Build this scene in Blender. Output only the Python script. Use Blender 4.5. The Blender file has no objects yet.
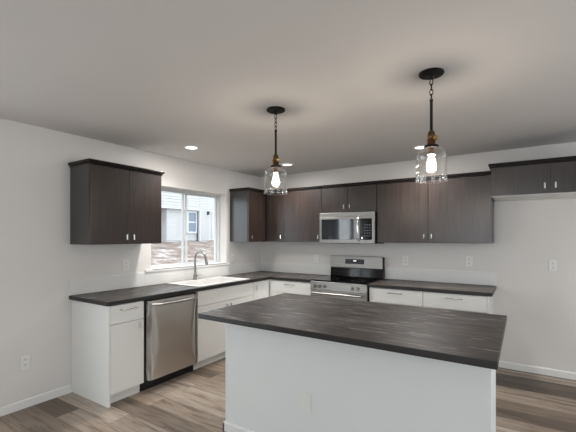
import bpy, bmesh, math, random
from mathutils import Vector, Matrix
random.seed(7)
S = bpy.context.scene
COL = S.collection

# ------------------------------------------------------------------ camera
cam_d = bpy.data.cameras.new('camera')
cam = bpy.data.objects.new('camera', cam_d)
COL.objects.link(cam)
cam.location = (3.5885, -4.7262, 1.4656)
cam.rotation_euler = (math.radians(90), 0, math.radians(32.957))
cam_d.sensor_width = 36.0
cam_d.lens = 22.653
cam_d.shift_y = 0.0365
cam_d.clip_start = 0.05
S.camera = cam

# ------------------------------------------------------------------ world, daylight, added fill, exposure
world = bpy.data.worlds.new('overcast sky')
S.world = world
world.use_nodes = True
wn = world.node_tree.nodes
wn['Background'].inputs[0].default_value = (0.85, 0.93, 1.0, 1)
wn['Background'].inputs[1].default_value = 2.9

RX_ = 6.6
def area_light(name, loc, rot, sx, sy, power, color):
    d = bpy.data.lights.new(name, 'AREA')
    d.shape = 'RECTANGLE'; d.size = sx; d.size_y = sy
    d.energy = power; d.color = color
    o = bpy.data.objects.new(name, d); COL.objects.link(o)
    o.location = loc; o.rotation_euler = rot
    return o
R90 = math.radians(90)
# daylight through the patio door (left wall) and the big window of the wall behind the camera
area_light('daylight_patio_door', (-0.2, -4.75, 1.05), (0, -R90, 0), 1.95, 1.9, 19, (0.90, 0.97, 1.0))
area_light('daylight_rear_window', (2.9, -8.16, 1.35), (R90, 0, 0), 3.2, 1.7, 30, (0.92, 0.97, 1.0))
area_light('fill_right', (RX_+.16, -3.4, 1.3), (0, R90, 0), 1.8, 4.0, 44, (0.94, 0.98, 1.0))  # added fill light out of view, brightens the fronts that face right

S.view_settings.view_transform = 'Standard'
S.view_settings.look = 'None'
S.view_settings.gamma = 1.0
S.view_settings.use_curve_mapping = False
S.view_settings.exposure = 0.0
S.cycles.max_bounces = 10
S.cycles.transparent_max_bounces = 16
S.cycles.sample_clamp_indirect = 6.0
S.cycles.caustics_reflective = False
S.cycles.caustics_refractive = False

# ------------------------------------------------------------------ materials
def lin(r, g, b):
    f = lambda c: (c/255/12.92) if c/255 <= .04045 else ((c/255+.055)/1.055)**2.4
    return (f(r), f(g), f(b), 1)

def new_mat(name):
    m = bpy.data.materials.new(name); m.use_nodes = True
    nt = m.node_tree
    return m, nt, nt.nodes['Principled BSDF']

def node(nt, kind, **kw):
    n = nt.nodes.new(kind)
    for k, v in kw.items():
        setattr(n, k, v)
    return n

def ramp(nt, stops):
    r = node(nt, 'ShaderNodeValToRGB')
    el = r.color_ramp.elements
    while len(el) < len(stops): el.new(0.5)
    for e, (p, c) in zip(el, stops):
        e.position = p; e.color = c
    return r

def obj_coords(nt, scale=(1, 1, 1), rot=(0, 0, 0)):
    tc = node(nt, 'ShaderNodeTexCoord')
    mp = node(nt, 'ShaderNodeMapping')
    mp.inputs['Scale'].default_value = scale
    mp.inputs['Rotation'].default_value = rot
    nt.links.new(tc.outputs['Object'], mp.inputs['Vector'])
    return mp.outputs['Vector']

def paint(name, col, rough=.6, bump=.0, bscale=180, var=0.02, spec=.5):
    m, nt, b = new_mat(name)
    v = obj_coords(nt)
    n = node(nt, 'ShaderNodeTexNoise'); n.inputs['Scale'].default_value = 1.3; n.inputs['Detail'].default_value = 3
    nt.links.new(v, n.inputs['Vector'])
    lo = tuple(c*(1-var) for c in col[:3])+(1,); hi = tuple(min(1, c*(1+var)) for c in col[:3])+(1,)
    r = ramp(nt, [(.3, lo), (.7, hi)])
    nt.links.new(n.outputs['Fac'], r.inputs['Fac']); nt.links.new(r.outputs['Color'], b.inputs['Base Color'])
    b.inputs['Roughness'].default_value = rough
    b.inputs['Specular IOR Level'].default_value = spec
    if bump:
        n2 = node(nt, 'ShaderNodeTexNoise'); n2.inputs['Scale'].default_value = bscale; n2.inputs['Detail'].default_value = 2
        nt.links.new(v, n2.inputs['Vector'])
        bp = node(nt, 'ShaderNodeBump'); bp.inputs['Strength'].default_value = bump; bp.inputs['Distance'].default_value = .002
        nt.links.new(n2.outputs['Fac'], bp.inputs['Height']); nt.links.new(bp.outputs['Normal'], b.inputs['Normal'])
    return m

def metal(name, col, rough=.3, brush=None):
    m, nt, b = new_mat(name)
    b.inputs['Metallic'].default_value = 1
    b.inputs['Base Color'].default_value = col
    b.inputs['Roughness'].default_value = rough
    if brush:
        v = obj_coords(nt, brush)
        n = node(nt, 'ShaderNodeTexNoise'); n.inputs['Scale'].default_value = 1; n.inputs['Detail'].default_value = 4
        nt.links.new(v, n.inputs['Vector'])
        r = ramp(nt, [(.3, (rough*.8,)*3+(1,)), (.7, (rough*1.25,)*3+(1,))])
        nt.links.new(n.outputs['Fac'], r.inputs['Fac']); nt.links.new(r.outputs['Color'], b.inputs['Roughness'])
        bp = node(nt, 'ShaderNodeBump'); bp.inputs['Strength'].default_value = .05; bp.inputs['Distance'].default_value = .001
        nt.links.new(n.outputs['Fac'], bp.inputs['Height']); nt.links.new(bp.outputs['Normal'], b.inputs['Normal'])
    return m

def plain(name, col, rough=.5, metallic=0, spec=.5):
    m, nt, b = new_mat(name)
    v = obj_coords(nt)
    n = node(nt, 'ShaderNodeTexNoise'); n.inputs['Scale'].default_value = 40
    nt.links.new(v, n.inputs['Vector'])
    r = ramp(nt, [(.3, (max(0, rough-.03),)*3+(1,)), (.7, (min(1, rough+.03),)*3+(1,))])
    nt.links.new(n.outputs['Fac'], r.inputs['Fac']); nt.links.new(r.outputs['Color'], b.inputs['Roughness'])
    b.inputs['Base Color'].default_value = col
    b.inputs['Metallic'].default_value = metallic
    b.inputs['Specular IOR Level'].default_value = spec
    return m

def dark_wood(name, stops=((46, 33, 28), (68, 52, 46), (94, 78, 69)), spec=.75):
    m, nt, b = new_mat(name)
    v = obj_coords(nt, (110, 110, 1.8))
    n = node(nt, 'ShaderNodeTexNoise'); n.inputs['Scale'].default_value = 1.5; n.inputs['Detail'].default_value = 5; n.inputs['Roughness'].default_value = .6
    nt.links.new(v, n.inputs['Vector'])
    r = ramp(nt, [(.28, lin(*stops[0])), (.5, lin(*stops[1])), (.74, lin(*stops[2]))])
    nt.links.new(n.outputs['Fac'], r.inputs['Fac']); nt.links.new(r.outputs['Color'], b.inputs['Base Color'])
    b.inputs['Roughness'].default_value = .30
    b.inputs['Specular IOR Level'].default_value = spec
    bp = node(nt, 'ShaderNodeBump'); bp.inputs['Strength'].default_value = .12; bp.inputs['Distance'].default_value = .001
    nt.links.new(n.outputs['Fac'], bp.inputs['Height']); nt.links.new(bp.outputs['Normal'], b.inputs['Normal'])
    return m

def counter_mat(name, along_y):
    m, nt, b = new_mat(name)
    perm = (lambda l, w: (w, l, w)) if along_y else (lambda l, w: (l, w, w))
    def noise(l, w, detail, rough, dist=0):
        n = node(nt, 'ShaderNodeTexNoise'); n.inputs['Scale'].default_value = 1
        n.inputs['Detail'].default_value = detail; n.inputs['Roughness'].default_value = rough; n.inputs['Distortion'].default_value = dist
        nt.links.new(obj_coords(nt, perm(l, w)), n.inputs['Vector'])
        return n
    def mult(a, c):
        mx = node(nt, 'ShaderNodeMix', data_type='RGBA', blend_type='MULTIPLY'); mx.inputs[0].default_value = 1
        nt.links.new(a, mx.inputs[6]); nt.links.new(c, mx.inputs[7]); return mx.outputs[2]
    n = noise(3.2, 19, 9, .72, .6)
    r = ramp(nt, [(.32, lin(28, 24, 22)), (.45, lin(52, 46, 42)), (.55, lin(72, 65, 61)), (.66, lin(118, 111, 105))])
    nt.links.new(n.outputs['Fac'], r.inputs['Fac'])
    n2 = noise(1.3, 2.6, 4, .5)
    r2 = ramp(nt, [(.32, (.66, .64, .63, 1)), (.68, (1.05, 1.03, 1.02, 1))])
    nt.links.new(n2.outputs['Fac'], r2.inputs['Fac'])
    col = mult(r.outputs['Color'], r2.outputs['Color'])
    # worn pale scratches along the grain
    n3 = noise(4.5, 48, 3, .5, .4)
    r3 = ramp(nt, [(.62, (0, 0, 0, 1)), (.70, (1, 1, 1, 1))])
    nt.links.new(n3.outputs['Fac'], r3.inputs['Fac'])
    mx = node(nt, 'ShaderNodeMix', data_type='RGBA'); mx.inputs[7].default_value = lin(168, 162, 156)
    nt.links.new(r3.outputs['Color'], mx.inputs[0]); nt.links.new(col, mx.inputs[6])
    nt.links.new(mx.outputs[2], b.inputs['Base Color'])
    b.inputs['Roughness'].default_value = .42
    b.inputs['Specular IOR Level'].default_value = .42
    bp = node(nt, 'ShaderNodeBump'); bp.inputs['Strength'].default_value = .04; bp.inputs['Distance'].default_value = .001
    nt.links.new(n.outputs['Fac'], bp.inputs['Height']); nt.links.new(bp.outputs['Normal'], b.inputs['Normal'])
    return m

def floor_mat():
    m, nt, b = new_mat('vinyl planks')
    v = obj_coords(nt)
    br = node(nt, 'ShaderNodeTexBrick'); br.offset = .37; br.offset_frequency = 2; br.squash = 1
    br.inputs['Color1'].default_value = (0, 0, 0, 1); br.inputs['Color2'].default_value = (1, 1, 1, 1); br.inputs['Mortar'].default_value = (.5, .5, .5, 1)
    br.inputs['Scale'].default_value = 1; br.inputs['Mortar Size'].default_value = .0012; br.inputs['Mortar Smooth'].default_value = 0
    br.inputs['Brick Width'].default_value = 1.22; br.inputs['Row Height'].default_value = .18; br.inputs['Bias'].default_value = 0
    nt.links.new(v, br.inputs['Vector'])
    tone = ramp(nt, [(0, lin(84, 75, 68)), (.2, lin(118, 107, 97)), (.45, lin(148, 137, 127)), (.7, lin(164, 154, 145)), (1, lin(182, 174, 166))])
    nt.links.new(br.outputs['Color'], tone.inputs['Fac'])
    # grain, shifted from plank to plank
    mp = node(nt, 'ShaderNodeMapping'); mp.inputs['Scale'].default_value = (1.5, 16, 1)
    nt.links.new(v, mp.inputs['Vector'])
    add = node(nt, 'ShaderNodeVectorMath', operation='ADD')
    sca = node(nt, 'ShaderNodeVectorMath', operation='SCALE'); sca.inputs['Scale'].default_value = 37
    nt.links.new(br.outputs['Color'], sca.inputs[0])
    nt.links.new(mp.outputs['Vector'], add.inputs[0]); nt.links.new(sca.outputs['Vector'], add.inputs[1])
    n = node(nt, 'ShaderNodeTexNoise'); n.inputs['Scale'].default_value = 1; n.inputs['Detail'].default_value = 6; n.inputs['Roughness'].default_value = .62; n.inputs['Distortion'].default_value = .8
    nt.links.new(add.outputs['Vector'], n.inputs['Vector'])
    gr = ramp(nt, [(.33, (.38, .34, .31, 1)), (.47, (.86, .84, .81, 1)), (.7, (1.1, 1.1, 1.1, 1))])
    nt.links.new(n.outputs['Fac'], gr.inputs['Fac'])
    mx = node(nt, 'ShaderNodeMix', data_type='RGBA', blend_type='MULTIPLY'); mx.inputs[0].default_value = 1
    nt.links.new(tone.outputs['Color'], mx.inputs[6]); nt.links.new(gr.outputs['Color'], mx.inputs[7])
    # fine dark pores along the grain
    mpf = node(nt, 'ShaderNodeMapping'); mpf.inputs['Scale'].default_value = (2.2, 4.5, 1)
    nt.links.new(add.outputs['Vector'], mpf.inputs['Vector'])
    nf = node(nt, 'ShaderNodeTexNoise'); nf.inputs['Scale'].default_value = 1; nf.inputs['Detail'].default_value = 5; nf.inputs['Roughness'].default_value = .7; nf.inputs['Distortion'].default_value = 1.2
    nt.links.new(mpf.outputs['Vector'], nf.inputs['Vector'])
    fr_ = ramp(nt, [(.34, (.55, .50, .46, 1)), (.47, (1, 1, 1, 1)), (.7, (1.12, 1.12, 1.12, 1))])
    nt.links.new(nf.outputs['Fac'], fr_.inputs['Fac'])
    mxf = node(nt, 'ShaderNodeMix', data_type='RGBA', blend_type='MULTIPLY'); mxf.inputs[0].default_value = 1
    nt.links.new(mx.outputs[2], mxf.inputs[6]); nt.links.new(fr_.outputs['Color'], mxf.inputs[7]); mx = mxf
    # warm patches
    n3 = node(nt, 'ShaderNodeTexNoise'); n3.inputs['Scale'].default_value = 1; n3.inputs['Detail'].default_value = 2
    mp3 = node(nt, 'ShaderNodeMapping'); mp3.inputs['Scale'].default_value = (1.2, 5, 1)
    nt.links.new(add.outputs['Vector'], mp3.inputs['Vector']); nt.links.new(mp3.outputs['Vector'], n3.inputs['Vector'])
    wr = ramp(nt, [(.35, (1, 1, 1, 1)), (.65, (1.06, .93, .81, 1))])
    nt.links.new(n3.outputs['Fac'], wr.inputs['Fac'])
    mx2 = node(nt, 'ShaderNodeMix', data_type='RGBA', blend_type='MULTIPLY'); mx2.inputs[0].default_value = 1
    nt.links.new(mx.outputs[2], mx2.inputs[6]); nt.links.new(wr.outputs['Color'], mx2.inputs[7])
    mx4 = node(nt, 'ShaderNodeMix', data_type='RGBA'); mx4.inputs[7].default_value = lin(70, 60, 53)
    nt.links.new(br.outputs['Fac'], mx4.inputs[0]); nt.links.new(mx2.outputs[2], mx4.inputs[6])
    nt.links.new(mx4.outputs[2], b.inputs['Base Color'])
    b.inputs['Roughness'].default_value = .45
    bp = node(nt, 'ShaderNodeBump'); bp.inputs['Strength'].default_value = .12; bp.inputs['Distance'].default_value = .001
    nt.links.new(n.outputs['Fac'], bp.inputs['Height']); nt.links.new(bp.outputs['Normal'], b.inputs['Normal'])
    return m

def glass(name, tint=(1, 1, 1, 1), refl=.06, edge=.6, power=3.0, gloss=(1, 1, 1, 1)):
    m = bpy.data.materials.new(name); m.use_nodes = True
    nt = m.node_tree; nt.nodes.clear()
    out = node(nt, 'ShaderNodeOutputMaterial')
    tr = node(nt, 'ShaderNodeBsdfTransparent'); tr.inputs[0].default_value = tint
    gl = node(nt, 'ShaderNodeBsdfGlossy'); gl.inputs['Roughness'].default_value = .02; gl.inputs[0].default_value = gloss
    lw = node(nt, 'ShaderNodeLayerWeight'); lw.inputs[0].default_value = .5
    pw = node(nt, 'ShaderNodeMath', operation='POWER'); pw.inputs[1].default_value = power
    ma = node(nt, 'ShaderNodeMath', operation='MULTIPLY_ADD'); ma.inputs[1].default_value = edge; ma.inputs[2].default_value = refl
    mx = node(nt, 'ShaderNodeMixShader')
    nt.links.new(lw.outputs['Facing'], pw.inputs[0]); nt.links.new(pw.outputs[0], ma.inputs[0])
    nt.links.new(ma.outputs[0], mx.inputs[0]); nt.links.new(tr.outputs[0], mx.inputs[1]); nt.links.new(gl.outputs[0], mx.inputs[2])
    nt.links.new(mx.outputs[0], out.inputs[0])
    return m

def emitter(name, col, strength):
    m, nt, b = new_mat(name)
    b.inputs['Base Color'].default_value = (.8, .8, .8, 1)
    b.inputs['Emission Color'].default_value = col
    b.inputs['Emission Strength'].default_value = strength
    return m

def glow_glass(name, col, strength):
    """clear bulb glass full of filament glow: lets the light through and glows itself"""
    m = bpy.data.materials.new(name); m.use_nodes = True
    nt = m.node_tree; nt.nodes.clear()
    out = node(nt, 'ShaderNodeOutputMaterial'); em = node(nt, 'ShaderNodeEmission'); tr = node(nt, 'ShaderNodeBsdfTransparent'); ad = node(nt, 'ShaderNodeAddShader')
    em.inputs[0].default_value = col; em.inputs[1].default_value = strength
    nt.links.new(em.outputs[0], ad.inputs[0]); nt.links.new(tr.outputs[0], ad.inputs[1]); nt.links.new(ad.outputs[0], out.inputs[0])
    return m

def dirt_mat():
    m, nt, b = new_mat('bare dirt and gravel')
    v = obj_coords(nt, (1, 1, 1))
    n = node(nt, 'ShaderNodeTexNoise'); n.inputs['Scale'].default_value = 1.6; n.inputs['Detail'].default_value = 10; n.inputs['Roughness'].default_value = .7
    nt.links.new(v, n.inputs['Vector'])
    r = ramp(nt, [(.32, lin(96, 80, 71)), (.45, lin(132, 115, 104)), (.54, lin(150, 136, 127)), (.62, lin(190, 186, 183))])
    nt.links.new(n.outputs['Fac'], r.inputs['Fac']); nt.links.new(r.outputs['Color'], b.inputs['Base Color'])
    b.inputs['Roughness'].default_value = .95
    bp = node(nt, 'ShaderNodeBump'); bp.inputs['Strength'].default_value = .4; bp.inputs['Distance'].default_value = .1
    nt.links.new(n.outputs['Fac'], bp.inputs['Height']); nt.links.new(bp.outputs['Normal'], b.inputs['Normal'])
    return m

M = dict(
    wall=paint('wall paint', lin(221, 217, 213), .7, .05, 220, .01, .3),
    ceiling=paint('ceiling paint', lin(222, 219, 216), .8, .12, 90, .012, .2),
    trim=paint('white trim paint', lin(232, 231, 228), .45, 0, var=.01),
    splash=paint('white laminate', lin(224, 223, 220), .35, 0, var=.01),
    cab=paint('white cabinet laminate', lin(234, 234, 231), .42, 0, var=.008),
    island=paint('island white paint', lin(226, 228, 226), .55, .03, 200, .01),
    melamine=paint('white melamine', lin(236, 236, 233), .4, 0, var=.01),
    wood=dark_wood('espresso woodgrain', ((24, 15, 12), (38, 28, 24), (64, 51, 44))),
    wood_crown=dark_wood('dark espresso molding', ((22, 18, 16), (28, 23, 21), (36, 30, 27)), .25),
    wood_side=dark_wood('dark espresso side laminate', ((28, 23, 21), (34, 28, 26), (42, 35, 32)), 1.0),
    counter_x=counter_mat('charcoal weathered laminate', False),
    counter_y=counter_mat('charcoal weathered laminate lengthwise', True),
    floor=floor_mat(),
    steel=metal('brushed stainless steel', (.33, .32, .305, 1), .34, (3, 3, 260)),
    steel_v=metal('brushed stainless steel upright', (.50, .48, .455, 1), .27, (200, 200, 3)),
    steel_dw=metal('smooth stainless steel', (.50, .48, .455, 1), .24),
    nickel=metal('satin nickel', (.32, .31, .30, 1), .36),
    chrome=metal('bright chrome', (.8, .8, .8, 1), .12),
    brass=metal('aged brass', (.12, .072, .04, 1), .32),
    key_brass=metal('bright brass', (.50, .32, .13, 1), .28),
    bronze=plain('oil rubbed bronze', lin(26, 22, 20), .45, .6),
    black=plain('black plastic', lin(16, 16, 17), .4),
    black_gloss=plain('black ceramic glass', lin(6, 6, 7), .09, 0, .35),
    cooktop_glass=plain('black cooktop glass', lin(7, 7, 8), .1, 0, .1),
    dark_glass=plain('smoked oven glass', lin(14, 16, 18), .05, 0, 1.0),
    vinyl=paint('white vinyl', lin(208, 211, 211), .35, 0, var=.01),
    plate=paint('white outlet plastic', lin(230, 229, 225), .35, 0, var=.01),
    slot=plain('outlet slots', lin(90, 88, 84), .6),
    sink=paint('white composite', lin(218, 216, 213), .25, 0, var=.01),
    pane=glass('window pane', (1, 1, 1, 1), .04, .5, 4),
    shade_glass=glass('clear blown glass', (.975, .972, .965, 1), .03, .6, 2.0),
    bulb=glow_glass('glowing filament bulb', (1.0, .86, .66, 1), 1.1),
    led=emitter('lit led lens', (1.0, .96, .93, 1), 3),
    display=emitter('lit display digits', (.85, .95, 1.0, 1), 1.2),
    keys=plain('grey key legends', lin(92, 98, 104), .5),
    counter_edge=paint('black laminate edge band', lin(30, 27, 26), .4, 0, var=.15),
    dirt=dirt_mat(),
    siding=paint('pale grey lap siding', lin(196, 197, 196), .7, 0, var=.01),
    sash=paint('white house trim', lin(215, 217, 219), .5, 0, var=.01),
    far_glass=plain('house window glass', lin(120, 134, 150), .08),
    lamp_black=plain('black porch fixture', lin(20, 20, 22), .5),
)

# ------------------------------------------------------------------ mesh helpers
class MB:
    """collects shapes into one bmesh, in world coordinates"""
    def __init__(self): self.bm = bmesh.new()
    def box(self, x0, x1, y0, y1, z0, z1):
        x0, x1 = sorted((x0, x1)); y0, y1 = sorted((y0, y1)); z0, z1 = sorted((z0, z1))
        v = [self.bm.verts.new(p) for p in [(x0,y0,z0),(x1,y0,z0),(x1,y1,z0),(x0,y1,z0),(x0,y0,z1),(x1,y0,z1),(x1,y1,z1),(x0,y1,z1)]]
        for f in [(0,3,2,1),(4,5,6,7),(0,1,5,4),(1,2,6,5),(2,3,7,6),(3,0,4,7)]:
            self.bm.faces.new([v[i] for i in f])
        return self
    def prism(self, pts, axis, a, b):
        """polygon pts (2-D) extruded along axis ('x','y','z') from a to b"""
        def P(p, t):
            return {'x': (t, p[0], p[1]), 'y': (p[0], t, p[1]), 'z': (p[0], p[1], t)}[axis]
        A = [self.bm.verts.new(P(p, a)) for p in pts]; B = [self.bm.verts.new(P(p, b)) for p in pts]
        n = len(pts)
        self.bm.faces.new(A); self.bm.faces.new(B[::-1])
        for i in range(n):
            self.bm.faces.new([A[i], B[i], B[(i+1) % n], A[(i+1) % n]])
        return self
    def tube(self, path, r, seg=12, closed=False):
        path = [Vector(p) for p in path]; n = len(path)
        rr = r if isinstance(r, (list, tuple)) else [r]*n
        rings = []; up = None
        for i, p in enumerate(path):
            if closed: t = path[(i+1) % n]-path[i-1]
            else: t = path[min(i+1, n-1)]-path[max(i-1, 0)]
            t.normalize()
            if up is None:
                up = Vector((0, 0, 1)) if abs(t.z) < .9 else Vector((1, 0, 0))
            a = t.cross(up).normalized(); bb = a.cross(t).normalized(); up = bb
            rings.append([self.bm.verts.new(p+(a*math.cos(2*math.pi*k/seg)+bb*math.sin(2*math.pi*k/seg))*rr[i]) for k in range(seg)])
        m = n if closed else n-1
        for i in range(m):
            A, B = rings[i], rings[(i+1) % n]
            for k in range(seg):
                self.bm.faces.new([A[k], A[(k+1) % seg], B[(k+1) % seg], B[k]])
        if not closed:
            self.bm.faces.new(rings[0][::-1]); self.bm.faces.new(rings[-1])
        return self
    def lathe(self, cx, cy, prof, seg=32, axis=None):
        """profile [(r, z)] turned round the vertical through cx, cy; r = 0 closes it"""
        rings = []
        for r, z in prof:
            if r < 1e-6: rings.append([self.bm.verts.new((cx, cy, z))])
            else: rings.append([self.bm.verts.new((cx+r*math.cos(2*math.pi*k/seg), cy+r*math.sin(2*math.pi*k/seg), z)) for k in range(seg)])
        for A, B in zip(rings, rings[1:]):
            for k in range(seg):
                q = [A[k % len(A)], A[(k+1) % len(A)], B[(k+1) % len(B)], B[k % len(B)]]
                q = list(dict.fromkeys(q))
                if len(q) > 2: self.bm.faces.new(q)
        return self
    def disc(self, c, n, r, th, seg=20):
        """short cylinder at c, axis n"""
        n = Vector(n).normalized(); c = Vector(c)
        return self.tube([c, c+n*th], r, seg)
    def cells(self, xs, ys, inc, z0, z1):
        """clean slab made of grid cells, holes where inc(i, j) is False"""
        V = {}
        def vert(i, j, z):
            k = (i, j, z)
            if k not in V: V[k] = self.bm.verts.new((xs[i], ys[j], z))
            return V[k]
        nx, ny = len(xs)-1, len(ys)-1
        ok = lambda i, j: 0 <= i < nx and 0 <= j < ny and inc(i, j)
        for i in range(nx):
            for j in range(ny):
                if not ok(i, j): continue
                self.bm.faces.new([vert(i,j,z1), vert(i+1,j,z1), vert(i+1,j+1,z1), vert(i,j+1,z1)])
                self.bm.faces.new([vert(i,j,z0), vert(i,j+1,z0), vert(i+1,j+1,z0), vert(i+1,j,z0)])
                for (di, dj), (a, b) in {(-1,0): ((i,j),(i,j+1)), (1,0): ((i+1,j),(i+1,j+1)), (0,-1): ((i,j),(i+1,j)), (0,1): ((i,j+1),(i+1,j+1))}.items():
                    if not ok(i+di, j+dj):
                        self.bm.faces.new([vert(*a, z0), vert(*b, z0), vert(*b, z1), vert(*a, z1)])
        return self
    def build(self, name, mat, parent=None, bevel=0, smooth=False, seg=2):
        bmesh.ops.recalc_face_normals(self.bm, faces=self.bm.faces[:])
        off = Vector((0, 0, 0)); p = parent
        while p is not None:
            off += p.location; p = p.parent
        vs = [v.co.copy() for v in self.bm.verts]
        if parent is None:   # a thing that is one mesh: origin at the middle of its base
            off = Vector(((min(v.x for v in vs)+max(v.x for v in vs))/2, (min(v.y for v in vs)+max(v.y for v in vs))/2, min(v.z for v in vs)))
        bmesh.ops.translate(self.bm, verts=self.bm.verts[:], vec=-off)
        me = bpy.data.meshes.new(name); self.bm.to_mesh(me); self.bm.free()
        me.materials.append(mat)
        if smooth:
            for f in me.polygons: f.use_smooth = True
            me.set_sharp_from_angle(angle=math.radians(40))
        o = bpy.data.objects.new(name, me); COL.objects.link(o)
        if parent is None: o.location = off
        else: o.parent = parent
        if bevel:
            b = o.modifiers.new('bevel', 'BEVEL'); b.width = bevel; b.segments = seg; b.limit_method = 'ANGLE'; b.angle_limit = math.radians(40)
        return o

def edge_band(o):
    """upright faces of a worktop carry the black edge laminate"""
    o.data.materials.append(M['counter_edge'])
    for f in o.data.polygons:
        if abs(f.normal.z) < .5: f.material_index = 1
def tag(o, label=None, cat=None, group=None, kind=None):
    if label: o['label'] = label
    if cat: o['category'] = cat
    if group: o['group'] = group
    if kind: o['kind'] = kind
    return o
def thing(name, label, cat, loc, group=None):
    o = bpy.data.objects.new(name, None); COL.objects.link(o)
    o.location = loc; o.empty_display_size = .1
    return tag(o, label, cat, group)
def struct_root(name, label, cat, loc):
    return tag(thing(name, label, cat, loc), kind='structure')
def struct(name, mb, mat, label, cat, **kw):
    o = mb.build(name, mat, None, **kw)
    return tag(o, label, cat, kind='structure')
def copy_tree(o, parent=None):
    c = o.copy(); COL.objects.link(c)
    if parent: c.parent = parent
    for ch in list(o.children): copy_tree(ch, c)
    return c

# a run of cabinets: u along the wall, v out of the wall
class Run:
    def __init__(self, kind): self.k = kind
    def box(self, mb, u0, u1, v0, v1, z0, z1):
        if self.k == 'L': mb.box(v0, v1, u0, u1, z0, z1)          # on the left wall, facing +x
        else: mb.box(u0, u1, -v1, -v0, z0, z1)                    # on the back wall, facing -y
        return mb
    def pt(self, u, v, z): return (v, u, z) if self.k == 'L' else (u, -v, z)
    def part(self, name, mat, parent, *b, bevel=.0015):
        mb = MB()
        for q in (b if isinstance(b[0], tuple) else (b,)): self.box(mb, *q)
        return mb.build(name, mat, parent, bevel)
L, B = Run('L'), Run('B')

def bar_pull(run, parent, u, v, z, length, r=.005):
    """long slim bar pull on two posts"""
    mb = MB()
    h = length/2; d = .028
    mb.tube([run.pt(u-h, v+d, z), run.pt(u+h, v+d, z)], r, 10)
    for s in (-1, 1):
        mb.tube([run.pt(u+s*h*.78, v-.001, z), run.pt(u+s*h*.78, v+d, z)], r*.8, 8)
    return mb.build('pull', M['nickel'], parent, smooth=True)
def tab_pull(run, parent, u, v, z, h=.052, w=.014):
    """small upright bar pull"""
    mb = MB()
    run.box(mb, u-w/2, u+w/2, v+.014, v+.024, z-h/2, z+h/2)
    for s in (-1, 1):
        run.box(mb, u-w*.3, u+w*.3, v-.001, v+.016, z+s*h*.3-.005, z+s*h*.3+.005)
    return mb.build('pull', M['chrome'], parent, bevel=.002)

# ================================================================== THE ROOM
RX, RY, H = 6.6, -8.0, 2.44
WY0, WY1, WZ0, WZ1 = -2.085, -.832, 1.083, 2.075       # kitchen window opening
DY0, DY1, DZ1 = -5.70, -3.80, 2.05                      # patio door opening
struct('floor', MB().box(0, RX, RY, 0, -.05, 0), M['floor'], 'grey brown wood plank floor of the kitchen', 'floor')
struct('ceiling', MB().box(-.14, RX+.14, RY-.14, .14, H, H+.06), M['ceiling'], 'flat pale grey ceiling over the kitchen', 'ceiling')

def wall_with_holes(name, axis, t0, t1, u0, u1, holes, mat, label):
    """one clean wall slab; holes = (ua, ub, za, zb)"""
    us = sorted({u0, u1, *[h[0] for h in holes], *[h[1] for h in holes]})
    zs = sorted({0, H, *[h[2] for h in holes], *[h[3] for h in holes]})
    def inc(i, j):
        uc, zc = (us[i]+us[i+1])/2, (zs[j]+zs[j+1])/2
        return not any(h[0] < uc < h[1] and h[2] < zc < h[3] for h in holes)
    mb = MB(); mb.cells(us, zs, inc, t0, t1)
    # cells are laid in (u, z) with thickness along z: swing them upright
    for v in mb.bm.verts:
        a, b, c = v.co
        v.co = (c, a, b) if axis == 'x' else (a, c, b)
    return struct(name, mb, mat, label, 'wall')
wall_with_holes('wall_left', 'x', -.24, 0, RY, .14, [(WY0, WY1, WZ0, WZ1), (DY0, DY1, 0, DZ1)], M['wall'], 'light greige painted wall holding the kitchen window')
wall_with_holes('wall_back', 'y', 0, .14, 0, RX, [], M['wall'], 'light greige painted wall behind the range')
wall_with_holes('wall_right', 'x', RX, RX+.14, RY, .14, [(-5.4, -1.4, .4, 2.2)], M['wall'], 'light greige wall on the right, outside the view')
wall_with_holes('wall_front', 'y', RY-.14, RY, 0, RX, [(1.3, 4.5, .5, 2.2)], M['wall'], 'light greige wall behind the camera')

struct('baseboard_left', MB().prism([(0, 0), (.013, 0), (.013, .064), (.007, .073), (0, .073)], 'y', DY1+.06, -2.963), M['trim'], 'white baseboard along the left wall up to the cabinets', 'baseboard')
struct('baseboard_back', MB().prism([(0, 0), (-.013, 0), (-.013, .064), (-.007, .073), (0, .073)], 'x', 3.309, RX), M['trim'], 'white baseboard on the back wall in the empty fridge space', 'baseboard')

# ---- kitchen window
w = struct_root('window_1', 'white sliding kitchen window above the sink', 'window', (-.12, (WY0+WY1)/2, WZ0))
def frame_boxes(mb, x0, x1, y0, y1, z0, z1, t):
    mb.box(x0, x1, y0, y1, z0, z0+t); mb.box(x0, x1, y0, y1, z1-t, z1)
    mb.box(x0, x1, y0, y0+t, z0+t, z1-t); mb.box(x0, x1, y1-t, y1, z0+t, z1-t)
    return mb
fr = frame_boxes(MB(), -0.200, -0.125, WY0, WY1, WZ0, WZ1, .024).build('window_frame', M['vinyl'], w, .003)
WM = -1.462
s1 = frame_boxes(MB(), -0.158, -0.130, WY0+.026, WM+.03, WZ0+.024, WZ1-.024, .020).build('sliding_sash', M['vinyl'], w, .003)
MB().box(-0.146, -0.142, WY0+.05, WM+.006, WZ0+.05, WZ1-.05).build('pane', M['pane'], s1)
MB().box(-0.130, -0.116, WM+.008, WM+.026, 1.52, 1.62).build('latch', M['vinyl'], s1, .004)
s2 = frame_boxes(MB(), -0.188, -0.160, WM-.022, WY1-.026, WZ0+.024, WZ1-.024, .020).build('fixed_sash', M['vinyl'], w, .003)
MB().box(-0.176, -0.172, WM, WY1-.048, WZ0+.048, WZ1-.048).build('pane', M['pane'], s2)
MB().box(-0.125, .022, WY0+.001, WY1-.001, WZ0, WZ0+.012).box(.001, .022, WY0-.085, WY1+.065, WZ0-.018, WZ0+.012).build('window_sill', M['trim'], w, .003)

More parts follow.
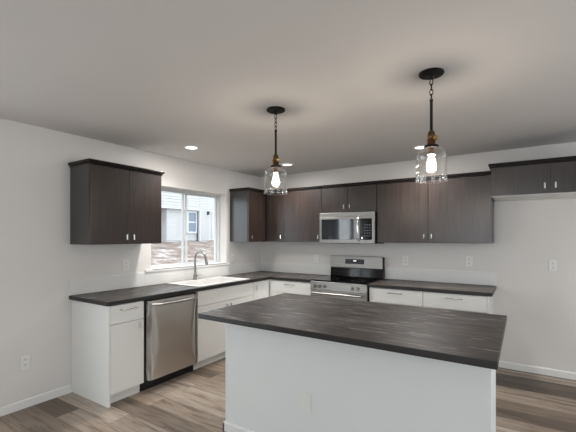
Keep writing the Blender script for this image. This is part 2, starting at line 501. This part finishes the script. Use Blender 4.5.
# ---- patio door in the same wall, nearer than the view reaches (its daylight and reflection are seen)
d = struct_root('door_1', 'white sliding patio door in the left wall, outside the view', 'door', (-.07, (DY0+DY1)/2, 0))
frame_boxes(MB(), -.13, -.02, DY0, DY1, 0, DZ1, .05).build('door_frame', M['vinyl'], d, .003)
dm = (DY0+DY1)/2
for a, b, x in ((DY0+.05, dm+.04, -.075), (dm-.04, DY1-.05, -.115)):
    pnl = frame_boxes(MB(), x, x+.035, a, b, .05, DZ1-.05, .07).build('door_panel', M['vinyl'], d, .003)
    MB().box(x+.015, x+.02, a+.07, b-.07, .12, DZ1-.12).build('pane', M['pane'], pnl)
# ---- window of the wall behind the camera
w2 = struct_root('window_2', 'wide white window in the wall behind the camera', 'window', (2.9, RY-.07, .5))
mb = MB(); mb.box(1.3, 4.5, RY-.13, RY-.05, .5, .55); mb.box(1.3, 4.5, RY-.13, RY-.05, 2.15, 2.2)
for xx in (1.3, 2.35, 3.4, 4.45): mb.box(xx, xx+.05, RY-.13, RY-.05, .55, 2.15)
mb.build('window_frame', M['vinyl'], w2)
for xx in (1.35, 2.4, 3.45): MB().box(xx, xx+1.0, RY-.1, RY-.095, .55, 2.15).build('pane', M['pane'], w2)

w3 = struct_root('fill_window', 'added unseen wide white window in the right wall, in front of the fill light', 'window', (RX+.07, -3.4, .4))  # unseen window made up to go with the fill light on the right
mb = MB(); mb.box(RX+.05, RX+.13, -5.4, -1.4, .4, .45); mb.box(RX+.05, RX+.13, -5.4, -1.4, 2.15, 2.2)
for yy in (-5.4, -4.0833, -2.7667, -1.45): mb.box(RX+.05, RX+.13, yy, yy+.05, .45, 2.15)
mb.build('window_frame', M['vinyl'], w3)
for yy in (-5.35, -4.0333, -2.7167): MB().box(RX+.095, RX+.1, yy, yy+1.266, .45, 2.15).build('pane', M['pane'], w3)

# ================================================================== OUTSIDE THE WINDOW
mb = MB()
NX, NY = 40, 40
grid = [[None]*(NY+1) for _ in range(NX+1)]
for i in range(NX+1):
    for j in range(NY+1):
        x = -.26-i*(29.0/NX); y = -9+j*(34.0/NY)
        t = min(1, max(0, (-x-1.5)/12.5))
        z = -.15+1.33*t+.05*math.sin(x*1.7+y*2.3)*t+.04*math.sin(y*3.1-x)*t
        grid[i][j] = mb.bm.verts.new((x, y, z))
for i in range(NX):
    for j in range(NY): mb.bm.faces.new([grid[i][j], grid[i+1][j], grid[i+1][j+1], grid[i][j+1]])
g = struct('ground', mb, M['dirt'], 'bare rising ground of brown dirt and pale gravel outside the window', 'ground', smooth=True)

hx, hy = -15.0, 10.28
house = thing('neighbor_house', 'two storey pale grey house with lap siding seen through the kitchen window', 'house', (hx-3, 14, 1.0))
def siding(mb, x, y0, y1, z0, z1, course=.18):
    """lap siding: overlapping tilted boards, one saw-tooth sheet with a flat back"""
    pts = []; z = z0
    while z < z1-1e-4:
        t = min(z+course, z1)
        pts += [(x+.045, z), (x+.004, t)]
        z = t
    pts += [(x-.12, z1), (x-.12, z0)]
    mb.prism(pts, 'y', y0, y1)
mb = MB(); siding(mb, hx, 12.80, 22, .9, 7.2); siding(mb, hx, 2.0, 12.80, 3.34, 7.2)
mb.build('siding_wall', M['siding'], house)
mb = MB(); siding(mb, hx-.28, hy, 12.80, .9, 3.28)
mb.build('porch_wall', M['siding'], house)
MB().box(hx-6, hx-.41, hy+.1, 22, .9, 7.2).build('house_core', M['siding'], house)
MB().box(hx-6, hx+.02, 2.0, 12.80, 3.26, 3.34).build('porch_soffit', M['sash'], house)
MB().box(hx-6, hx+.3, 1.7, 22.3, 7.2, 7.35).build('roof', M['lamp_black'], house)
MB().box(hx-.02, hx+.05, 12.79, 12.86, 1.0, 3.26).build('corner_trim', M['sash'], house)
def house_window(x, y0, y1, z0, z1, label=None):
    f = frame_boxes(MB(), x, x+.10, y0, y1, z0, z1, .11)
    zm = (z0+z1)/2; f.box(x, x+.09, y0+.1, y1-.1, zm-.04, zm+.04)
    f = f.build('window', M['sash'], house)
    MB().box(x+.03, x+.065, y0+.1, y1-.1, z0+.1, z1-.1).build('pane', M['far_glass'], f)
house_window(hx-.27, 11.88, 12.76, 1.72, 3.22)
house_window(hx+.0, 13.95, 14.75, 1.25, 3.36)
MB().box(hx+.02, hx+.16, 13.48, 13.62, 3.03, 3.26).build('porch_light', M['lamp_black'], house, .02)

# ================================================================== BASE CABINETS, LEFT RUN
def base_front(root, run, u0, u1, drawer=True, doors=1, pull_u=None, vf=.611, full_door=False, false_front=False, pulls=(), drawer_pull=None):
    g_ = .002
    zt = .868
    if drawer:
        dr = run.part('false_drawer_front' if false_front else 'drawer_front', M['cab'], root, u0+g_, u1-g_, vf-.019, vf, .708, zt)
        if drawer_pull is not None: bar_pull(run, dr, drawer_pull, vf, .826, .17)
        zt = .702
    W = (u1-u0)/doors
    for k in range(doors):
        dd = run.part('door', M['cab'], root, u0+k*W+g_, u0+(k+1)*W-g_, vf-.019, vf, .102, zt)
        if k < len(pulls): tab_pull(run, dd, pulls[k][0], vf, pulls[k][1], .06, .012)

c = thing('base_cabinet', 'white single door base cabinet at the left end of the counter, beside the dishwasher', 'cabinet', (.3, -2.785, 0), 'white base cabinets')
L.part('carcass', M['cab'], c, -2.942, -2.612, 0.002, .589, .10, .876)
L.part('end_panel', M['cab'], c, -2.961, -2.943, 0.002, .613, 0, .876)
L.part('toe_kick', M['cab'], c, -2.943, -2.612, .53, .545, 0, .099)
base_front(c, L, -2.942, -2.612, True, 1, drawer_pull=-2.775, pulls=[(-2.652, .655)])

c = thing('base_cabinet', 'white two door sink cabinet with false drawer front, below the sink', 'cabinet', (.3, -1.457, 0), 'white base cabinets')
L.part('carcass', M['cab'], c, (-1.945, -1.927, .002, .589, .10, .876), (-.988, -.970, .002, .589, .10, .876), (-1.927, -.988, .002, .589, .10, .118), (-1.927, -.988, .002, .014, .118, .876), (-1.927, -.988, .577, .589, .118, .876))
L.part('toe_kick', M['cab'], c, -1.945, -.970, .53, .545, 0, .099)
base_front(c, L, -1.946, -.969, True, 2, false_front=True, pulls=[(-1.497, .64), (-1.418, .64)])

c = thing('base_cabinet', 'white full height door base cabinet in the corner, right of the sink cabinet', 'cabinet', (.3, -.5, 0), 'white base cabinets')
L.part('carcass', M['cab'], c, -.966, -.002, .002, .589, .10, .876)
L.part('toe_kick', M['cab'], c, -.968, -.59, .53, .545, 0, .099)
L.part('filler', M['cab'], c, -.650, -.612, .590, .609, .10, .876)
base_front(c, L, -.967, -.652, False, 1, pulls=[(-.912, .79)])

# ---- back run
c = thing('base_cabinet', 'white drawer base cabinet between the corner and the range', 'cabinet', (.95, -.3, 0), 'white base cabinets')
B.part('carcass', M['cab'], c, .660, 1.284, .002, .589, .10, .876)
B.part('filler', M['cab'], c, .6105, .658, .570, .608, .10, .876)
B.part('toe_kick', M['cab'], c, .60, 1.284, .53, .545, 0, .099)
base_front(c, B, .660, 1.284, True, 2, drawer_pull=.955, pulls=[(.94, .64), (1.0, .64)])
c = thing('base_cabinet', 'white drawer base cabinet immediately right of the range', 'cabinet', (2.37, -.3, 0), 'white base cabinets')
B.part('carcass', M['cab'], c, 2.064, 2.671, .002, .589, .10, .876)
B.part('toe_kick', M['cab'], c, 2.064, 2.671, .53, .545, 0, .099)
base_front(c, B, 2.064, 2.672, True, 2, drawer_pull=2.372, pulls=[(2.335, .64), (2.40, .64)])
c = thing('base_cabinet', 'white drawer base cabinet at the right end of the back counter', 'cabinet', (2.985, -.3, 0), 'white base cabinets')
B.part('carcass', M['cab'], c, 2.675, 3.287, .002, .589, .10, .876)
B.part('toe_kick', M['cab'], c, 2.675, 3.287, .53, .545, 0, .099)
B.part('end_panel', M['cab'], c, 3.288, 3.306, .002, .613, 0, .876)
base_front(c, B, 2.674, 3.287, True, 2, drawer_pull=2.985, pulls=[(2.945, .64), (3.015, .64)])

# ---- counters
SX0, SX1, SY0, SY1 = .095, .575, -1.89, -1.06      # sink cut-out
xs = [.001, SX0, SX1, .635, 1.289]; ys = [-2.9863, SY0, SY1, -.635, -.001]
def inc(i, j):
    if i == 3: return j == 3
    return not (i == 1 and j == 1)
t = MB().cells(xs, ys, inc, .8765, .914).build('countertop', M['counter_y'], None, .004)
edge_band(t)
tag(t, 'dark charcoal woodgrain L-shaped countertop around the sink and corner', 'countertop')
t = MB().box(2.059, 3.336, -.635, -.001, .8765, .914).build('countertop', M['counter_x'], None, .004)
edge_band(t)
tag(t, 'dark charcoal woodgrain countertop piece to the right of the range', 'countertop')

# ---- backsplash strips
tag(MB().box(.0008, .012, -2.9863, WY0-.09, .9145, 1.065).box(.0008, .012, WY0-.09, WY1+.07, .9145, WZ0-.0185).box(.0008, .012, WY1+.07, -.013, .9145, 1.065).build('backsplash', M['splash'], None, .002), 'low white backsplash on the left wall under the window', 'backsplash')
tag(MB().box(.001, 1.289, -.012, -.0008, .9145, 1.065).build('backsplash', M['splash'], None, .002), 'low white backsplash between the corner and the range', 'backsplash')
tag(MB().box(2.059, 3.336, -.012, -.0008, .9145, 1.068).build('backsplash', M['splash'], None, .002), 'low white backsplash right of the range', 'backsplash')

# ================================================================== SINK AND FAUCET
s = thing('sink', 'white drop-in kitchen sink set in the counter below the window', 'sink', (.33, -1.475, .914))
mb = MB()
rx0, rx1, ry0, ry1 = .066, .602, -1.925, -1.030
bx0, bx1, by0, by1 = .150, .548, -1.86, -1.09
mb.cells([rx0, bx0, bx1, rx1], [ry0, by0, by1, ry1], lambda i, j: not (i == 1 and j == 1), .9143, .924)
mb.build('rim', M['sink'], s, .004)
mb = MB()
def rect(x0, x1, y0, y1, z): return [mb.bm.verts.new(p) for p in ((x0,y0,z),(x1,y0,z),(x1,y1,z),(x0,y1,z))]
ra = rect(bx0, bx1, by0, by1, .920); rb = rect(bx0+.02, bx1-.02, by0+.02, by1-.02, .725)
rc = rect(bx0-.008, bx1+.008, by0-.008, by1+.008, .9150); rd = rect(bx0+.012, bx1-.012, by0+.012, by1-.012, .715)
for A, Bq in ((ra, rb), (rc, rd), (ra, rc)):
    for k in range(4): mb.bm.faces.new([A[k], A[(k+1) % 4], Bq[(k+1) % 4], Bq[k]])
mb.bm.faces.new(rb); mb.bm.faces.new(rd)
mb.build('basin', M['sink'], s, .01)
MB().lathe(.35, -1.475, [(0, .7255), (.045, .7255), (.045, .729), (.03, .729), (.028, .727), (0, .727)], 24).build('drain', M['chrome'], s, smooth=True)

f = thing('faucet', 'tall chrome gooseneck faucet with pull-down spray head behind the sink', 'faucet', (.092, -1.505, .924))
fy = -1.505; fx = .092
MB().lathe(fx, fy, [(0, .9245), (.027, .9245), (.027, .932), (.022, .938), (.021, .99), (.019, .995), (0, .995)], 24).build('base', M['nickel'], f, smooth=True)
path = [(fx, fy, .99), (fx, fy, 1.10), (fx, fy, 1.19)]
R_ = .085
for k in range(0, 13):
    a = math.pi-k*(math.pi*.93/12)
    path.append((fx+R_+R_*math.cos(a), fy+.012*k/12, 1.20+R_*math.sin(a)))
MB().tube(path, .0145, 14).build('spout', M['nickel'], f, smooth=True)
e = Vector(path[-1])
MB().tube([e, e+Vector((.008, .002, -.03)), e+Vector((.026, .004, -.095)), e+Vector((.028, .004, -.10))], [.0135, .016, .018, .012], 14).build('spray_head', M['nickel'], f, smooth=True)
MB().tube([(fx, fy+.018, .968), (fx, fy+.045, .972), (fx+.01, fy+.11, .985)], [.010, .008, .006], 10).build('lever_handle', M['nickel'], f, smooth=True)

# ================================================================== DISHWASHER
dw = thing('dishwasher', 'stainless steel dishwasher under the counter beside the left base cabinet', 'dishwasher', (.3, -2.28, 0))
dy0, dy1 = -2.585, -1.972
MB().box(.01, .585, -2.608, -1.949, .10, .872).build('tub', M['black'], dw)
MB().box(.47, .545, -2.608, -1.949, 0, .10).build('kick_plate', M['black'], dw)
mb = MB()
nu, nz = 28, 24
front = []
def dwp(i, j):
    s_ = i/nu*2-1; q = j/nz
    edge = (1-abs(s_))                                # narrow rolled sides, flaring toward the foot
    wdt = .10+.26*math.sin(q**.75*math.pi)**1.4
    e_ = min(1, edge/wdt)
    prof = math.sin(e_*math.pi/2)
    x = .608+.042*prof
    return (x, (dy0+dy1)/2+s_*(dy1-dy0)/2, .112+q*(.862-.112))
for i in range(nu+1): front.append([mb.bm.verts.new(dwp(i, j)) for j in range(nz+1)])
back = [[mb.bm.verts.new((.587, front[i][j].co.y, front[i][j].co.z)) for j in (0, nz)] for i in range(nu+1)]
for i in range(nu):
    for j in range(nz): mb.bm.faces.new([front[i][j], front[i+1][j], front[i+1][j+1], front[i][j+1]])
    mb.bm.faces.new([front[i][0], back[i][0], back[i+1][0], front[i+1][0]])
    mb.bm.faces.new([front[i][nz], front[i+1][nz], back[i+1][1], back[i][1]])
    mb.bm.faces.new([back[i][0], back[i][1], back[i+1][1], back[i+1][0]])
for i in (0, nu):
    mb.bm.faces.new([back[i][0]]+front[i]+[back[i][1]])
door = mb.build('door', M['steel_dw'], dw, smooth=True)
path = []
for k in range(17):
    q = k/16; yy = dy0+.03+q*(dy1-dy0-.06)
    path.append((.650+.040*min(1, math.sin(q*math.pi)*2.2), yy, .822))
mb = MB(); mb.tube(path, .0125, 12)
mb.build('handle', M['nickel'], door, smooth=True)

# ================================================================== RANGE
r = thing('range', 'stainless steel electric range with black glass cooktop against the back wall', 'stove', (1.674, -.33, 0))
ux0, ux1 = 1.294, 2.054
B.part('body', M['black'], r, ux0+.002, ux1-.002, .02, .625, .04, .905)
B.part('cooktop', M['cooktop_glass'], r, ux0, ux1, .02, .655, .9055, .922, bevel=.004)
for (u, v, rr) in ((1.49, .46, .10), (1.87, .46, .085), (1.49, .2, .075), (1.87, .2, .095)):
    mb = MB(); seg = 40
    a = [mb.bm.verts.new((u+rr*math.cos(2*math.pi*k/seg), -v+rr*math.sin(2*math.pi*k/seg), .9224)) for k in range(seg)]
    b_ = [mb.bm.verts.new((u+(rr-.003)*math.cos(2*math.pi*k/seg), -v+(rr-.003)*math.sin(2*math.pi*k/seg), .9224)) for k in range(seg)]
    for k in range(seg): mb.bm.faces.new([a[k], a[(k+1) % seg], b_[(k+1) % seg], b_[k]])
    mb.build('burner_ring', M['keys'], r)
mb = MB(); mb.prism([(-.626, .800), (-.668, .800), (-.652, .903), (-.626, .903)], 'x', ux0+.001, ux1-.001)
cp = mb.build('control_panel', M['steel'], r, .002)
for u in (1.355, 1.427, 1.498, 1.867, 1.937):
    kb = MB().tube([(u, -.655, .848), (u, -.664, .8488), (u, -.690, .853)], [.026, .022, .018], 20)
    kb = kb.build('knob', M['steel'], cp, smooth=True)
    MB().box(u-.004, u+.004, -.698, -.688, .834, .872).build('grip', M['nickel'], kb, .002)
od = B.part('oven_door', M['steel'], r, ux0+.003, ux1-.003, .627, .662, .22, .794, bevel=.004)
B.part('oven_window', M['dark_glass'], od, ux0+.13, ux1-.13, .655, .664, .34, .64)
mb = MB(); mb.tube([(ux0+.05, -.708, .762), (ux1-.05, -.708, .762)], .013, 12)
for u in (ux0+.07, ux1-.07): mb.tube([(u, -.660, .762), (u, -.708, .762)], .010, 10)
mb.build('handle', M['steel'], od, smooth=True)
B.part('storage_drawer', M['steel'], r, ux0+.003, ux1-.003, .627, .660, .05, .212, bevel=.004)
for fu in (ux0+.03, ux1-.07):
    for fv in (-.6, -.1): MB().box(fu, fu+.04, fv, fv+.04, 0, .045).build('foot', M['black'], r)
# back guard: black lower glass, stainless head
bgx0, bgx1 = 1.296, 2.058
mb = MB(); mb.prism([(-.014, .9225), (-.085, .9225), (-.060, 1.195), (-.014, 1.195)], 'x', bgx0, bgx1)
bg = mb.build('back_guard', M['black_gloss'], r, .003)
mb = MB(); mb.prism([(-.066, 1.035), (-.095, 1.045), (-.080, 1.203), (-.018, 1.203), (-.018, 1.196), (-.066, 1.196)], 'x', bgx0+.001, bgx1-.008)
hd = mb.build('back_guard_head', M['steel'], bg, .003)
def on_head(z, off=0): return -(.095-(z-1.045)/(1.203-1.045)*.015+off)
mb = MB(); z0_, z1_ = 1.098, 1.163
mb.prism([(on_head(z0_)+.004, z0_), (on_head(z0_, .003), z0_), (on_head(z1_, .003), z1_), (on_head(z1_)+.004, z1_)], 'x', 1.527, 1.800)
dp = mb.build('display', M['black'], hd, .001)
mb = MB()
for (xa, xb, za, zb) in ((1.645, 1.662, 1.133, 1.150), (1.668, 1.685, 1.133, 1.150)):
    mb.box(xa, xb, on_head(za, .0042), on_head(za, .0025), za, zb)
mb.build('lit_digits', M['display'], dp)
for xa in (1.548, 1.575, 1.602, 1.72, 1.747, 1.774):
    for za in (1.113, 1.139):
        MB().box(xa, xa+.015, on_head(za, .0042), on_head(za, .0025), za, za+.006).build('touch_key', M['keys'], dp)

# ================================================================== UPPER CABINETS
def crown(root, run, u0, u1, depth, z1, ends=(True, True), hgt=.040, out=.022):
    mb = MB()
    e0 = out if ends[0] else 0; e1 = out if ends[1] else 0
    run.box(mb, u0-e0, u1+e1, .002, depth+out, z1-.022, z1)
    run.box(mb, u0-e0*.4, u1+e1*.4, .002, depth+out*.4, z1-hgt, z1-.022)
    return mb.build('crown_molding', M['wood_crown'], root, .003)
def upper(label, run, u0, u1, z0, z1, depth, doors, pulls, ends, group='dark upper cabinets', carcass_u=None, white_bottom=False):
    um = (u0+u1)/2
    rt = thing('wall_cabinet', label, 'cabinet', run.pt(um, depth/2, z0), group)
    cu = carcass_u or (u0, u1)
    run.part('carcass', M['wood_side'], rt, cu[0], cu[1], .002, depth-.021, z0+(.004 if white_bottom else 0), z1-.038)
    if white_bottom: run.part('bottom_panel', M['melamine'], rt, cu[0]+.001, cu[1]-.001, .002, depth-.0205, z0-.002, z0+.0035)
    for (a, b), p in zip(doors, pulls):
        dd = run.part('door', M['wood'], rt, a+.0015, b-.0015, depth-.019, depth, z0+.002, z1-.042)
        if p: tab_pull(run, dd, p[0], depth, p[1], .054, .015)
    crown(rt, run, cu[0] if ends[0] else u0, u1, depth, z1, ends)
    return rt
UB, UT, UD = 1.397, 2.163, .348
upper('dark two door wall cabinet hung alone on the left wall, left of the window', L, -2.974, -2.209, UB, UT, UD,
      [(-2.972, -2.5915), (-2.5915, -2.211)], [(-2.622, 1.464), (-2.547, 1.464)], (True, True))
cc = upper('dark wall cabinet on the left wall filling the corner right of the window', L, -.7505, -.372, UB, UT, UD,
      [(-.7485, -.376)], [(-.690, 1.466)], (True, False), carcass_u=(-.7505, -.002))
upper('narrow dark single door wall cabinet on the back wall next to the corner', B, .374, .677, UB, UT, UD,
      [(.376, .676)], [(.632, 1.468)], (False, False), carcass_u=(.330, .677))
upper('dark single door wall cabinet on the back wall left of the microwave', B, .679, 1.286, UB, UT, UD,
      [(.680, 1.285)], [(1.243, 1.468)], (False, False))
upper('short dark two door wall cabinet directly above the microwave', B, 1.288, 2.064, 1.787, UT, UD,
      [(1.290, 1.669), (1.669, 2.062)], [(1.628, 1.863), (1.709, 1.863)], (False, False))
upper('widest dark two door wall cabinet on the back wall right of the microwave', B, 2.066, 3.314, UB, UT, UD,
      [(2.068, 2.672), (2.672, 3.310)], [(2.630, 1.475), (2.713, 1.475)], (False, False))
upper('deep dark two door wall cabinet over the empty fridge space', B, 3.322, 4.274, 1.869, 2.190, .61,
      [(3.326, 3.798), (3.798, 4.272)], [(3.757, 1.942), (3.839, 1.942)], (True, True), white_bottom=True)

# ================================================================== MICROWAVE
mw = thing('microwave', 'stainless steel over-the-range microwave under the short dark cabinet', 'microwave', (1.676, -.2, 1.385))
mx0, mx1, mz0, mz1 = 1.293, 2.058, 1.385, 1.783
B.part('housing', M['black'], mw, mx0+.002, mx1-.002, .004, .385, mz0+.006, mz1-.002)
B.part('bottom_plate', M['black'], mw, mx0+.05, mx1-.03, .03, .395, mz0-.004, mz0+.0055)
B.part('top_vent', M['steel'], mw, mx0, mx1, .386, .404, 1.728, mz1, bevel=.003)
md = B.part('door', M['steel'], mw, mx0, 1.868, .386, .408, mz0, 1.726, bevel=.004)
B.part('window', M['dark_glass'], md, mx0+.032, 1.838, .4075, .4105, 1.432, 1.698, bevel=.001)
mcp = B.part('control_panel', M['black_gloss'], mw, 1.870, 2.022, .386, .409, 1.432, 1.698, bevel=.002)
B.part('panel_surround', M['steel'], mw, (1.870, mx1, .386, .408, mz0, 1.431), (1.870, mx1, .386, .408, 1.699, 1.726), (2.023, mx1, .386, .408, 1.431, 1.699), bevel=.001)
mb = MB(); path = []
for k in range(13):
    q = k/12; path.append((1.850, -(.412+.036*math.sin(q*math.pi)**.6 if 0 < q < 1 else .408), 1.42+q*(1.735-1.42)))
mb.tube(path, [.010]+[.0125]*11+[.010], 12)
mb.build('handle', M['chrome'], md, smooth=True)
for i in range(3):
    for j in range(5): B.part('key', M['keys'], mcp, 1.925+i*.03, 1.943+i*.03, .4088, .4100, 1.475+j*.034, 1.487+j*.034, bevel=0)
B.part('lit_clock', M['display'], mcp, (1.888, 1.902, .4088, .4102, 1.442, 1.466), bevel=0)
B.part('mounting_strip', M['black'], mw, 2.060, 2.142, .30, .352, 1.383, 1.3965)

# ================================================================== ISLAND
ix0, ix1, iy0, iy1 = 1.6151, 3.4943, -2.8805, -1.7513
isl = thing('kitchen_island', 'white kitchen island base with baseboard standing on the plank floor', 'island', (2.57, -2.3, 0))
MB().box(1.697, 3.4585, -2.681, -2.345, 0, .876).build('front_panel', M['island'], isl, .003)
MB().box(1.720, 3.410, -2.3445, -1.80, .10, .876).build('cabinet_box', M['cab'], isl)
MB().box(1.74, 3.39, -2.34, -1.87, 0, .099).build('toe_kick', M['cab'], isl)
for k in range(4):
    w_ = (3.410-1.720)/4; a = 1.720+k*w_
    dd = MB().box(a+.002, a+w_-.002, -1.799, -1.780, .102, .868).build('door', M['cab'], isl, .0015)
    mbp = MB(); mbp.box(a+w_-.05, a+w_-.036, -1.766, -1.756, .73, .79); mbp.box(a+w_-.047, a+w_-.039, -1.781, -1.764, .755, .765)
    mbp.build('pull', M['chrome'], dd, .001)
mb = MB()
pr = [(0, 0), (-.013, 0), (-.013, .064), (-.007, .073), (0, .073)]
mb.prism([(-2.681+p[0], p[1]) for p in pr], 'x', 1.684, 3.4585)
mb.prism([(1.697+p[0], p[1]) for p in pr], 'y', -2.694, -2.345)
mb.build('baseboard', M['trim'], isl)
t = MB().box(ix0, ix1, iy0, iy1, .8768, .914).build('island_countertop', M['counter_x'], None, .004)
edge_band(t)
tag(t, 'large dark charcoal woodgrain countertop on the white island', 'countertop')

# ================================================================== OUTLETS
def outlet(label, c, normal, parent=None, switch=False):
    """duplex receptacle plate at c on a wall facing normal ('x' or '-y')"""
    run = L if normal == 'x' else B
    u, v, z = (c[1], c[0], c[2]) if normal == 'x' else (c[0], -c[1], c[2])
    if parent is None:
        rt = thing('wall_outlet', label, 'outlet', run.pt(u, v+.0008, z-.06), 'white outlets')
        run.part('cover_plate', M['plate'], rt, u-.037, u+.037, v+.0008, v+.007, z-.06, z+.06, bevel=.002)
    else:
        rt = run.part('outlet', M['plate'], parent, u-.037, u+.037, v+.0008, v+.007, z-.06, z+.06, bevel=.002)
        rt['label'] = 'white outlet low on the island front'
    for s_ in (-1, 1):
        zz = z+s_*.022
        mb = MB(); run.box(mb, u-.017, u+.017, v+.006, v+.0085, zz-.015, zz+.015)
        rc_ = mb.build('receptacle', M['plate'], rt, .002)
        if parent is None:
            mb = MB()
            for q in (-.006, .006): run.box(mb, u+q-.0016, u+q+.0016, v+.008, v+.0088, zz-.004, zz+.007)
            run.box(mb, u-.0022, u+.0022, v+.008, v+.0088, zz-.012, zz-.008)
            mb.build('slots', M['slot'], rc_)
    return rt
outlet('white outlet low on the left wall near the baseboard', (0, -3.343, .392), 'x')
outlet('white outlet on the left wall above the counter, under the lone wall cabinet', (0, -2.40, 1.164), 'x')
outlet('white outlet on the left wall beside the right end of the window sill', (0, -.70, 1.150), 'x')
outlet('white outlet on the back wall just left of the range', (1.018, 0, 1.150), '-y')
outlet('white outlet on the back wall just right of the range', (2.323, 0, 1.165), '-y')
outlet('white outlet on the back wall above the right end of the counter', (3.057, 0, 1.180), '-y')
outlet('white outlet on the back wall in the empty fridge space', (3.854, 0, 1.165), '-y')
outlet(None, (2.402, -2.681, .391), '-y', parent=isl)

# ================================================================== LIGHTS
def pendant(cx, cy, label):
    p = thing('pendant_light', label, 'pendant light', (cx, cy, H), 'glass pendant lights over the island')
    MB().lathe(cx, cy, [(0, H-.0005), (.070, H-.0005), (.071, H-.009), (.066, H-.014), (.012, H-.017), (.010, H-.036), (0, H-.036)], 36).build('canopy', M['bronze'], p, smooth=True)
    for k in range(4):
        mb = MB(); zc = 2.385-k*.030
        pts = []
        for q in range(16):
            a = 2*math.pi*q/16; dx, dz = .009*math.cos(a), .0195*math.sin(a)
            pts.append((cx+dx, cy, zc+dz) if k % 2 == 0 else (cx, cy+dx, zc+dz))
        mb.tube(pts, .0026, 8, closed=True)
        mb.build('chain_link', M['bronze'], p, smooth=True)
    MB().lathe(cx, cy, [(0, 2.286), (.008, 2.284), (.011, 2.275), (.0085, 2.268), (.0085, 2.10), (.012, 2.097), (0, 2.095)], 16).build('rod', M['bronze'], p, smooth=True)
    sk = MB().lathe(cx, cy, [(0, 2.097), (.012, 2.096), (.020, 2.084), (.022, 2.05), (.019, 2.046), (.023, 2.040), (.023, 2.014), (.028, 2.008), (0, 2.008)], 24).build('socket', M['brass'], p, smooth=True)
    MB().tube([(cx-.026, cy-.006, 2.050), (cx-.024, cy-.006, 2.050), (cx-.014, cy-.006, 2.050), (cx+.014, cy-.008, 2.050), (cx+.017, cy-.009, 2.050), (cx+.027, cy-.010, 2.050), (cx+.036, cy-.011, 2.050), (cx+.039, cy-.011, 2.050)], [.006, .008, .007, .006, .013, .0175, .014, .008], 16).build('turn_key', M['key_brass'], sk, smooth=True)
    MB().lathe(cx, cy, [(0, 2.0095), (.040, 2.009), (.042, 2.003), (.042, 1.994), (.030, 1.992), (0, 1.992)], 28).build('shade_holder', M['bronze'], p, smooth=True)
    MB().lathe(cx, cy, [(.034, 1.9915), (.050, 1.989), (.068, 1.984), (.078, 1.974), (.0835, 1.960), (.0850, 1.940), (.086, 1.86), (.0865, 1.82), (.0895, 1.808), (.0925, 1.801), (.0915, 1.796), (.088, 1.797), (.0865, 1.803), (.084, 1.82), (.0835, 1.86), (.0825, 1.940), (.081, 1.958), (.076, 1.970), (.067, 1.9805), (.050, 1.9855), (.034, 1.9885)], 48).build('glass_shade', M['shade_glass'], p, smooth=True)
    MB().lathe(cx, cy, [(0, 1.991), (.014, 1.991), (.014, 1.960), (0, 1.960)], 20).build('lamp_base', M['brass'], p, smooth=True)
    MB().lathe(cx, cy, [(0, 1.9595), (.013, 1.959), (.016, 1.945), (.024, 1.922), (.029, 1.900), (.028, 1.880), (.020, 1.862), (.008, 1.850), (0, 1.848)], 24).build('bulb', M['bulb'], p, smooth=True)
    bd = bpy.data.lights.new('bulb_light', 'POINT'); bd.energy = 5.4; bd.color = (1.0, .86, .72); bd.shadow_soft_size = .03
    bo = bpy.data.objects.new('bulb_light', bd); COL.objects.link(bo); bo.parent = p; bo.location = (0, 0, 1.90-H)
    return p
pendant(2.005, -2.455, 'clear glass pendant light with lit bulb over the left part of the island')
pendant(3.132, -2.458, 'clear glass pendant light with lit bulb over the right part of the island')

def recessed(cx, cy, label):
    p = thing('recessed_light', label, 'ceiling light', (cx, cy, H), 'recessed ceiling lights')
    MB().lathe(cx, cy, [(.062, H-.0005), (.088, H-.0005), (.088, H-.004), (.064, H-.010), (.062, H-.006)], 40).build('trim_ring', M['trim'], p, smooth=True)
    MB().lathe(cx, cy, [(0, H-.001), (.0625, H-.001), (.0625, H-.006), (0, H-.007)], 40).build('lens', M['led'], p, smooth=True)
    ad = bpy.data.lights.new('lens_light', 'AREA'); ad.shape = 'DISK'; ad.size = .12; ad.energy = 6.5; ad.color = (1.0, .97, .93)
    ao = bpy.data.objects.new('lens_light', ad); COL.objects.link(ao); ao.parent = p; ao.location = (0, 0, -.014)
    sd = bpy.data.lights.new('downlight', 'SPOT'); sd.energy = 72; sd.color = (1.0, .99, .97)
    sd.spot_size = math.radians(150); sd.spot_blend = 1.0; sd.shadow_soft_size = .1
    so = bpy.data.objects.new('downlight', sd); COL.objects.link(so); so.parent = p; so.location = (0, 0, -.065)
recessed(.573, -2.0, 'round lit recessed ceiling light near the left wall')
recessed(.941, -.66, 'round lit recessed ceiling light in front of the corner cabinets')
recessed(2.662, -.655, 'round lit recessed ceiling light in front of the widest wall cabinet')
